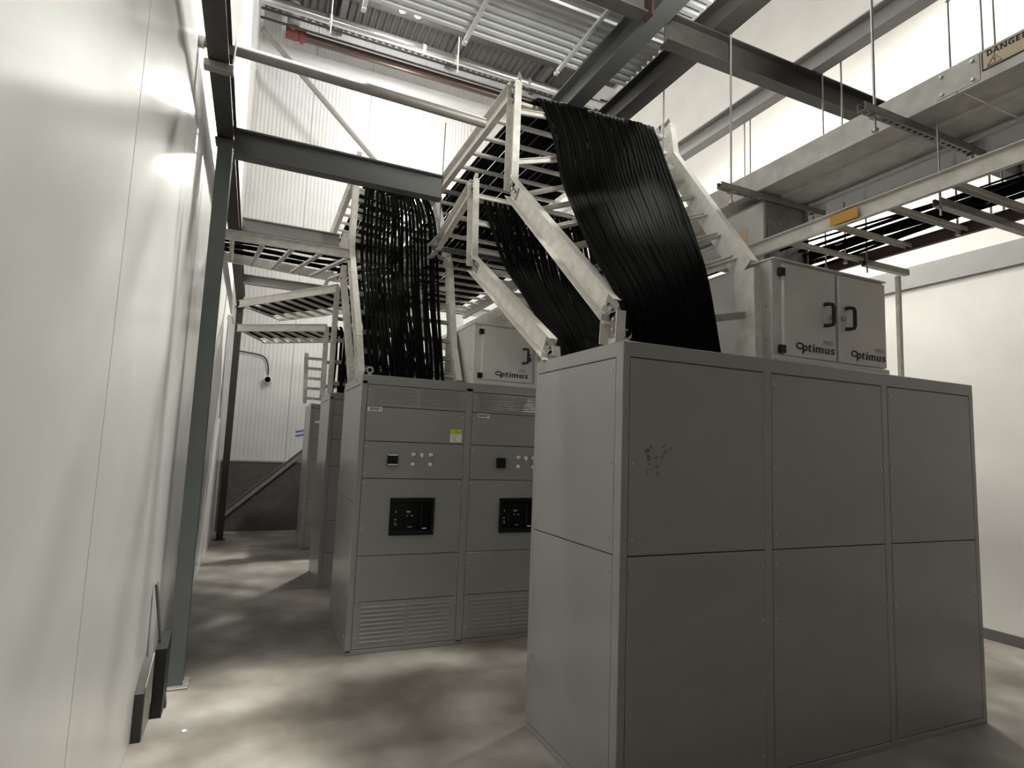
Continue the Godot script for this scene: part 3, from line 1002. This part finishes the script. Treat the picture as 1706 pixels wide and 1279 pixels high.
	tube(st, PackedVector3Array([Vector3(-0.44, 3.985, -3.72), Vector3(1.35, 3.953, -3.72)]), 0.034, 14)
	part("shaft", st, M.pipe_paint, t)
	st = new_st()
	tube(st, PackedVector3Array([Vector3(-0.47, 3.985, -3.72), Vector3(-0.44, 3.985, -3.72)]), 0.045, 14)
	part("wall_flange", st, M.white, t)
	t = thing("beam_clamp", "grey clamp gripping the dark beam by the left wall", "clamp", Vector3(-0.35, 3.76, -3.6))
	st = new_st()
	box(st, Vector3(-0.42, 3.755, -3.64), Vector3(-0.265, 3.80, -3.58), 0.004)
	part("strap", st, M.galv, t)
	st = new_st()
	tube(st, PackedVector3Array([Vector3(-0.272, 3.80, -3.60), Vector3(-0.262, 4.1, -3.64)]), 0.006, 6)
	part("clamp_rod", st, M.zinc, t)

func build_trays() -> void:
	# covered tray
	var y := 3.5
	var t := thing("covered_tray", "wide grey covered cable tray hanging at upper right with a warning sign", "cable tray", Vector3(3.36, y, -3.0))
	var st := new_st()
	var xa := 3.09
	var xb := 3.62
	for seg in [[2.0, -1.62], [-1.625, -4.6], [-4.605, -7.6], [-7.605, -11.0]]:
		st = new_st()
		extrude(st, PackedVector2Array([Vector2(xa, y), Vector2(xa, y + 0.157), Vector2(xa + 0.03, y + 0.157), Vector2(xa + 0.03, y + 0.152), Vector2(xa + 0.005, y + 0.152), Vector2(xa + 0.005, y + 0.004), Vector2(xa + 0.025, y + 0.004), Vector2(xa + 0.025, y)]), Vector3(0, 0, seg[0]), Vector3(0, 0, seg[1]), Vector3(1, 0, 0), Vector3(0, 1, 0))
		part("side_wall", st, M.tray, t)
		st = new_st()
		extrude(st, PackedVector2Array([Vector2(xb, y), Vector2(xb, y + 0.157), Vector2(xb - 0.03, y + 0.157), Vector2(xb - 0.03, y + 0.152), Vector2(xb - 0.005, y + 0.152), Vector2(xb - 0.005, y + 0.004), Vector2(xb - 0.025, y + 0.004), Vector2(xb - 0.025, y)]), Vector3(0, 0, seg[0]), Vector3(0, 0, seg[1]), Vector3(1, 0, 0), Vector3(0, 1, 0))
		part("side_wall", st, M.tray, t)
		st = new_st()
		extrude(st, PackedVector2Array([Vector2(xa + 0.005, y + 0.02), Vector2(xa + 0.24, y + 0.02), Vector2(xa + 0.255, y + 0.002), Vector2(xa + 0.275, y + 0.002), Vector2(xa + 0.29, y + 0.02), Vector2(xb - 0.005, y + 0.02), Vector2(xb - 0.005, y + 0.026), Vector2(xa + 0.005, y + 0.026)]), Vector3(0, 0, seg[0]), Vector3(0, 0, seg[1]), Vector3(1, 0, 0), Vector3(0, 1, 0))
		part("tray_floor", st, M.tray, t)
	for zz in [-1.62, -4.6]:
		st = new_st()
		box(st, Vector3(xa - 0.004, y + 0.012, zz + 0.1), Vector3(xa, y + 0.147, zz - 0.1), 0.002)
		var pl := part("joint_plate", st, M.tray, t)
		for q in [[0.03, 0.07], [0.03, -0.07], [0.125, 0.07], [0.125, -0.07]]:
			st = new_st()
			tube(st, PackedVector3Array([Vector3(xa - 0.004, y + q[0], zz + q[1]), Vector3(xa - 0.016, y + q[0], zz + q[1])]), 0.009, 6)
			part("bolt", st, M.zinc, pl)
	# warning sign on its side
	t = thing("warning_sign", "pale DANGER warning sign on the side of the covered tray", "sign", Vector3(xa - 0.006, 3.6, -1.2))
	st = new_st()
	box(st, Vector3(xa - 0.006, 3.548, -1.51), Vector3(xa - 0.0035, 3.642, -0.98), 0.0008)
	part("backing", st, M.ink, t)
	st = new_st()
	box(st, Vector3(xa - 0.0075, 3.553, -1.503), Vector3(xa - 0.005, 3.637, -0.987), 0.0008)
	part("face", st, M.cream, t)
	text_part("lettering", "DANGER", 0.036, 1.15, Vector3(xa - 0.0085, 3.622, -1.405), M.ink, t, -PI / 2, true)
	st = new_st()
	tube(st, PackedVector3Array([Vector3(xa - 0.008, 3.559, -1.485), Vector3(xa - 0.008, 3.602, -1.455), Vector3(xa - 0.008, 3.559, -1.425), Vector3(xa - 0.008, 3.559, -1.485)]), 0.0022, 5)
	tube(st, PackedVector3Array([Vector3(xa - 0.008, 3.59, -1.453), Vector3(xa - 0.008, 3.58, -1.459), Vector3(xa - 0.008, 3.578, -1.451), Vector3(xa - 0.008, 3.566, -1.457)]), 0.0018, 5)
	part("triangle_mark", st, M.ink, t)

	# flat duct right of the tray
	t = thing("cable_duct", "pale grey flat duct running beside the covered tray", "duct", Vector3(3.78, y - 0.03, -3.0))
	st = new_st()
	box(st, Vector3(3.66, y + 0.005, 2.0), Vector3(3.915, y + 0.1, -11.0), 0.004)
	part("body", st, M.duct, t)
	st = new_st()
	box(st, Vector3(3.9, y - 0.012, 2.0), Vector3(3.925, y + 0.105, -11.0), 0.002)
	part("edge_strip", st, M.steel_dark, t)

	# slotted struts under the tray with their rods
	var k := 0
	for s in [[2.753, 3.757, -2.90, "slotted strut bar under the covered tray, farther from the camera"], [2.736, 3.80, -1.88, "slotted strut bar under the covered tray, nearer the sign"]]:
		t = thing("strut_bar", s[3], "strut", Vector3(s[0], y - 0.055, s[2]))
		st = new_st()
		strut_beam(st, Vector3(s[0], y - 0.05, s[2]), Vector3(s[1], y - 0.05, s[2]))
		part("channel", st, M.galv, t)
		for x in [s[0] + 0.105, s[1] - 0.1]:
			st = new_st()
			box(st, Vector3(x - 0.022, y - 0.062, s[2] - 0.022), Vector3(x + 0.022, y - 0.054, s[2] + 0.022), 0.001)
			part("square_washer", st, M.zinc, t)
		rod("threaded_rod", Vector3(s[0] + 0.105, y - 0.13, s[2]), Vector3(s[0] + 0.105, 4.62 if k == 0 else 4.76, s[2]), 0.007, M.zinc, ["threaded rod hanging from the dark ceiling beam to the farther strut", "long threaded rod hanging to the strut nearer the sign"][k], "rod")
		rod("threaded_rod", Vector3(s[1] - 0.1, y - 0.17, s[2]), Vector3(s[1] - 0.1, y + 0.03, s[2]), 0.007, M.zinc, ["short threaded rod end at the right of the farther strut", "short threaded rod end at the right of the nearer strut"][k], "rod")
		k += 1
	rod("threaded_rod", Vector3(2.85, 4.02, -3.62), Vector3(2.85, 4.66, -3.62), 0.006, M.zinc, "threaded rod hanging from the dark ceiling beam behind the nearest ladder top", "rod")
	var nth := 0
	for q in [[-3.665, 3.77], [-3.62, 3.79], [-2.90, 3.78], [-2.745, 3.78], [-2.06, 3.86], [-1.90, 3.9], [-1.85, 3.93]]:
		rod("threaded_rod", Vector3(q[1], 3.06, q[0]), Vector3(q[1], 4.615, q[0]), 0.006, M.zinc, ordinal(nth) + " threaded rod from the left behind the covered tray, under the light grey beam", "rod", "threaded rods behind the covered tray")
		nth += 1

	# white ladder with cables on the far right
	var ly := 3.05
	var la := 3.15
	var lb := 3.87
	t = thing("cable_ladder", "pale cable ladder at far right carrying a loose bunch of thin cables", "cable ladder", Vector3(la, ly, -3.0))
	st = new_st()
	extrude(st, c_prof(0.03, 0.10, 0.006), Vector3(la, ly + 0.05, 2.0), Vector3(la, ly + 0.05, -11.0), Vector3(-1, 0, 0), Vector3.UP)
	part("side_rail", st, M.alu, t)
	st = new_st()
	extrude(st, c_prof(0.03, 0.075, 0.006), Vector3(lb, ly + 0.04, 2.0), Vector3(lb, ly + 0.04, -11.0), Vector3(1, 0, 0), Vector3.UP)
	part("side_rail", st, M.copper, t)
	var z := 1.6
	while z > -11.0:
		st = new_st()
		extrude(st, c_prof(0.024, 0.042, 0.004), Vector3(la, ly + 0.04, z), Vector3(lb, ly + 0.04, z), Vector3(0, -1, 0), Vector3(0, 0, 1))
		part("rung", st, M.alu, t)
		z -= 0.33
	for i in 12:
		var pts := PackedVector3Array()
		var bx := 3.46 + 0.34 * (i / 12.0)
		for j in 14:
			pts.append(Vector3(bx + rng.randf_range(-0.04, 0.04) + (0.14 * sin(j * 0.9 + i) if i % 3 == 0 else 0.0), ly + 0.055 + 0.018 * (i % 3) + rng.randf_range(0, 0.01), 1.8 - j * 0.95))
		off = pts[0]
		st = new_st()
		tube(st, smooth(pts, 3), [0.008, 0.012, 0.006, 0.014][i % 4], 6)
		single("thin_cable", st, M.cable, pts[0], "thin black cable lying loosely in the pale ladder at far right", "cable", "thin cables in the pale ladder at far right")
	off = Vector3(la, ly + 0.05, -2.3)
	st = new_st()
	box(st, Vector3(la - 0.033, ly + 0.015, -2.36), Vector3(la - 0.0305, ly + 0.08, -2.18), 0.0008)
	single("warning_label", st, M.amber, off, "small amber warning label on the pale ladder rail at far right", "label")
	# struts under that ladder
	for s in [[3.2, 4.15, -1.80, "strut bar under the pale ladder at the right edge"], [3.80, 4.26, -2.62, "strut bar under the pale ladder near the wall post"]]:
		t = thing("strut_bar", s[3], "strut", Vector3(s[0], ly - 0.05, s[2]))
		st = new_st()
		strut_beam(st, Vector3(s[0], ly - 0.045, s[2]), Vector3(s[1], ly - 0.045, s[2]), false)
		part("channel", st, M.galv, t)
		st = new_st()
		tube(st, PackedVector3Array([Vector3(s[0] + 0.03, ly - 0.09, s[2]), Vector3(s[0] + 0.03, ly + 0.45, s[2])]), 0.006, 6)
		part("threaded_rod", st, M.zinc, t)
	off = Vector3(4.16, 2.2, -2.62)
	st = new_st()
	box(st, Vector3(4.145, 2.2, -2.605), Vector3(4.175, 2.985, -2.635), 0.003)
	single("strut_post", st, M.alu, Vector3(4.16, 2.2, -2.62), "upright strut post standing behind the busbar enclosure by the right wall", "post")
	off = Vector3.ZERO

	# tap-off riser between enclosure and tray
	t = thing("tap_off_box", "grey metal riser box between the nearest enclosure and the covered tray", "box", Vector3(3.3, 2.83, -3.0))
	st = new_st()
	box(st, Vector3(3.17, 2.826, -2.90), Vector3(3.56, 3.46, -3.25), 0.004)
	part("body", st, M.galv, t)
	st = new_st()
	box(st, Vector3(3.165, 2.83, -2.91), Vector3(3.17, 3.44, -3.24), 0.001)
	part("lit_side_plate", st, M.box_lite, t)  # paler than the body: lit left face put into the colour
	st = new_st()
	box(st, Vector3(3.2, 2.97, -2.9), Vector3(3.53, 3.27, -2.89), 0.003)
	var fp := part("front_plate", st, M.galv, t)
	for x in [3.3, 3.39, 3.48]:
		st = new_st()
		var ring := PackedVector3Array()
		for q in 13:
			var a := TAU * q / 12.0
			ring.append(Vector3(x + cos(a) * 0.026, 3.13 + sin(a) * 0.036, -2.889))
		tube(st, ring, 0.004, 5, false)
		tube(st, PackedVector3Array([Vector3(x, 3.13, -2.89), Vector3(x, 3.13, -2.884)]), 0.008, 8)
		part("knockout", st, M.steel_light, fp)
	st = new_st()
	box(st, Vector3(3.56, 2.83, -2.885), Vector3(3.585, 3.45, -3.25), 0.002)
	part("flange", st, M.steel_light, t)
	st = new_st()
	for q in [[2.84, 2.92], [2.97, 3.24], [3.26, 3.34]]:
		box(st, Vector3(3.535, q[0], -2.889), Vector3(3.56, q[1], -2.88), 0.002)
	part("gasket", st, M.black, t)
	st = new_st()
	box(st, Vector3(3.162, 3.1, -3.05), Vector3(3.165, 3.3, -3.2), 0.0006)
	part("side_label", st, M.cream, t)

func x_pipe(called: String, label: String, y: float, z: float, xa: float, xb: float, r: float, m: Material, cat := "pipe") -> Node3D:
	var t := thing(called, label, cat, Vector3(xa, y, z))
	var st := new_st()
	tube(st, PackedVector3Array([Vector3(xa, y, z), Vector3(xb, y, z)]), r, 16)
	part("shaft", st, m, t)
	return t

func build_roof_pipes() -> void:
	var t := x_pipe("roof_pipe", "bright metal pipe running across under the roof at the back", 9.08, -10.2, XL + 0.02, 6.5, 0.085, M.pipe_bright)
	var st := new_st()
	for x in [0.7, 2.4, 3.05, 4.6]:
		st = new_st()
		tube(st, PackedVector3Array([Vector3(x - 0.03, 9.08, -10.2), Vector3(x + 0.03, 9.08, -10.2)]), 0.095, 16)
		part("clamp_band", st, M.steel_light, t)
	for x in [0.7, 3.05]:
		rod("hanger_rod", Vector3(x, 8.75, -10.08), Vector3(x, YC, -10.08), 0.012, M.white, ["white hanger rod left of the roof pipe", "white hanger rod in the middle of the roof pipe"][0 if x < 1 else 1], "rod", "", false)
	t = x_pipe("fire_pipe", "dull fire pipe with a red coupling along the top of the back wall", 9.25, -11.15, 0.19, 6.5, 0.085, M.pipe_dull)
	st = new_st()
	tube(st, PackedVector3Array([Vector3(0.20, 9.25, -11.15), Vector3(0.34, 9.25, -11.15)]), 0.1, 16)
	tube(st, PackedVector3Array([Vector3(0.24, 9.25, -11.15), Vector3(0.30, 9.25, -11.15)]), 0.13, 16)
	part("red_coupling", st, M.pipe_red, t)
	st = new_st()
	tube(st, PackedVector3Array([Vector3(0.1, 9.25, -11.15), Vector3(0.1, YC - 0.04, -11.15)]), 0.11, 16)
	part("down_pipe", st, M.steel_light, t)
	st = new_st()
	tube(st, PackedVector3Array([Vector3(-0.02, 9.25, -11.15), Vector3(0.2, 9.25, -11.15)]), 0.11, 16)
	part("elbow", st, M.pipe_red, t)
	x_pipe("conduit", "upper thin conduit under the roof at the back", 9.30, -10.75, XL + 0.02, 6.5, 0.022, M.steel_dark)
	x_pipe("conduit", "lower thin conduit under the roof at the back", 9.12, -10.75, XL + 0.02, 6.5, 0.022, M.steel_dark)
	i_beam("roof_beam", Vector3(XL + 0.02, 9.62, -9.9), Vector3(6.5, 9.62, -9.9), 0.2, 0.4, M.steel_dark, "dark roof beam across the back of the hall")
	for k in 3:
		var x: float = [0.95, 3.2, 5.2][k]
		i_beam("roof_beam", Vector3(x, 9.78, 3.9), Vector3(x, 9.78, -11.4), 0.12, 0.22, M.steel, ["left", "middle", "right"][k] + " grey roof beam running away under the roof", "roof beams under the roof")
	# diagonal brace in front of the back wall
	off = Vector3(-0.4, 9.03, -10.95)
	st = new_st()
	tube(st, PackedVector3Array([Vector3(-0.41, 9.04, -10.95), Vector3(2.62, 6.25, -10.95)]), 0.05, 12)
	single("brace_pipe", st, M.pipe_paint, off, "diagonal grey brace pipe high in front of the back wall", "brace")
	# two bright dots under the roof, built as small glowing fittings
	for k in 2:
		var p := Vector3(1.79 + 0.27 * k, 9.02, -9.33)
		t = thing("roof_bright_dot", ["left small bright dot of the glowing pair under the roof", "right small bright dot of the glowing pair under the roof"][k], "lamp", p, "pair of glowing dots under the roof")
		st = new_st()
		tube(st, PackedVector3Array([p + Vector3(0, 0.02, 0), p + Vector3(0, 0.16, 0)]), 0.06, 14)
		tube(st, PackedVector3Array([p + Vector3(0, 0.16, 0), p + Vector3(0, YC - 9.02, 0)]), 0.008, 6)
		part("housing", st, M.steel_light, t)
		st = new_st()
		tube(st, PackedVector3Array([p, p + Vector3(0, 0.022, 0)]), 0.055, 14)
		part("lens", st, M.lamp, t)
		var l := OmniLight3D.new()
		l.name = "glow_light"
		l.position = Vector3(0, -0.06, 0)
		l.light_energy = 1.5
		l.light_size = 0.055
		l.omni_range = 30.0
		l.omni_attenuation = 2.0
		l.shadow_enabled = true
		t.add_child(l)

func build_small() -> void:
	# steel pieces leaning by the left wall
	var t := thing("steel_offcuts", "folded dark steel pieces leaning on the left wall before the first column", "steel plates", Vector3(-0.41, 0, -4.0))
	var st := new_st()
	extrude(st, PackedVector2Array([Vector2(-3.82, 0), Vector2(-3.82, 0.25), Vector2(-4.08, 0.36), Vector2(-4.08, 0)]), Vector3(-0.468, 0, 0), Vector3(-0.424, 0, 0), Vector3(0, 0, 1), Vector3(0, 1, 0))
	part("folded_plate", st, M.steel_dark, t)
	st = new_st()
	extrude(st, PackedVector2Array([Vector2(-3.83, 0), Vector2(-3.83, 0.28), Vector2(-4.08, 0.38), Vector2(-4.08, 0)]), Vector3(-0.424, 0, 0), Vector3(-0.42, 0, 0), Vector3(0, 0, 1), Vector3(0, 1, 0))
	part("cover_plate", st, M.steel_light, t)
	st = new_st()
	extrude(st, PackedVector2Array([Vector2(-4.1, 0), Vector2(-4.1, 0.39), Vector2(-4.3, 0.44), Vector2(-4.3, 0)]), Vector3(-0.42, 0, 0), Vector3(-0.36, 0, 0), Vector3(0, 0, 1), Vector3(0, 1, 0))
	part("folded_plate", st, M.black, t)
	st = new_st()
	var a := Vector3(-0.355, 0.0, -4.26)
	var b := Vector3(-0.455, 0.76, -4.14)
	var d := (b - a).normalized()
	var u := d.cross(Vector3(0, 0, 1)).normalized()
	obox(st, (a + b) * 0.5 + Vector3(0, 0.006, 0), Vector3(0.012, (b - a).length(), 0.05), Basis(u, d, u.cross(d)), 0.002)
	part("leaning_bar", st, M.steel, t)
	# white scrap
	off = Vector3(-0.218, 0, -3.88)
	st = new_st()
	obox(st, off + Vector3(0, 0.003, 0), Vector3(0.022, 0.004, 0.03), Basis(Vector3.UP, 0.4), 0.001)
	single("paper_scrap", st, M.paper, off, "small white scrap on the concrete floor by the left wall", "scrap")
	# camera on back wall with its cable
	var p := Vector3(0.178, 2.70, ZB + 0.03)
	t = thing("security_camera", "small dark dome camera on the back wall at the end of the aisle", "camera", p)
	st = new_st()
	tube(st, PackedVector3Array([p - Vector3(0, 0, 0.03), p + Vector3(0, 0, 0.03)]), 0.075, 16)
	part("base", st, M.white, t)
	st = new_st()
	tube(st, PackedVector3Array([p + Vector3(0, 0, 0.03), p + Vector3(0, 0, 0.06), p + Vector3(0, 0, 0.075)]), 0.05, 16)
	part("dome", st, M.lens, t)
	st = new_st()
	tube(st, smooth(PackedVector3Array([p + Vector3(0, 0.07, 0), p + Vector3(-0.01, 0.25, 0), p + Vector3(-0.1, 0.42, 0), p + Vector3(-0.4, 0.47, 0), p + Vector3(-0.6, 0.48, 0)]), 5), 0.012, 6)
	part("cord", st, M.ink, t)
	# device high on the right wall
	p = Vector3(XR - 0.1, 9.2, -10.4)
	t = thing("wall_device", "small dark device high on the right wall beside the heavy beam", "camera", p)
	st = new_st()
	box(st, p - Vector3(0.12, 0.1, 0.14), p + Vector3(0.1, 0.1, 0.14), 0.02)
	part("body", st, M.steel_dark, t)
	st = new_st()
	box(st, p - Vector3(0.1, 0.15, 0.12), p + Vector3(0.08, -0.1, 0.12), 0.02)
	part("lower_cover", st, M.white, t)
	# blue tape marks
	for k in 2:
		p = Vector3(0.80 + 0.004 * k, 1.79 - 0.075 * k, ZB + 0.0)
		off = p
		st = new_st()
		obox(st, p, Vector3(0.15, 0.032, 0.004), Basis(Vector3(0, 0, 1), 0.25), 0.001)
		single("blue_tape", st, M.blue, p, ["upper blue tape strip on the back wall left of the farthest cabinet", "lower blue tape strip on the back wall left of the farthest cabinet"][k], "tape")
	# slanting channel in front of the back wall plinth
	off = Vector3(-0.3, 0.3, -11.2)
	st = new_st()
	var q0 := Vector3(-0.40, 0.26, -11.44)
	var q1 := Vector3(1.2, 1.70, -11.44)
	var dd := (q1 - q0).normalized()
	extrude(st, c_prof(0.05, 0.1, 0.008), q0, q1, Vector3(0, 0, 1), dd.cross(Vector3(0, 0, 1)))
	single("slanting_channel", st, M.steel_light, off, "slanting steel channel in front of the dark base of the back wall", "channel")
	# conduit up the left wall near the far column
	off = Vector3(-0.45, 2.0, -9.6)
	st = new_st()
	tube(st, smooth(PackedVector3Array([Vector3(-0.45, 1.9, -9.4), Vector3(-0.45, 3.3, -9.4), Vector3(-0.44, 3.42, -9.45), Vector3(-0.42, 3.46, -9.7), Vector3(-0.42, 3.46, -10.3)]), 4), 0.012, 7)
	single("wall_conduit", st, M.zinc, off, "thin bent conduit on the left wall just before the far column", "conduit")
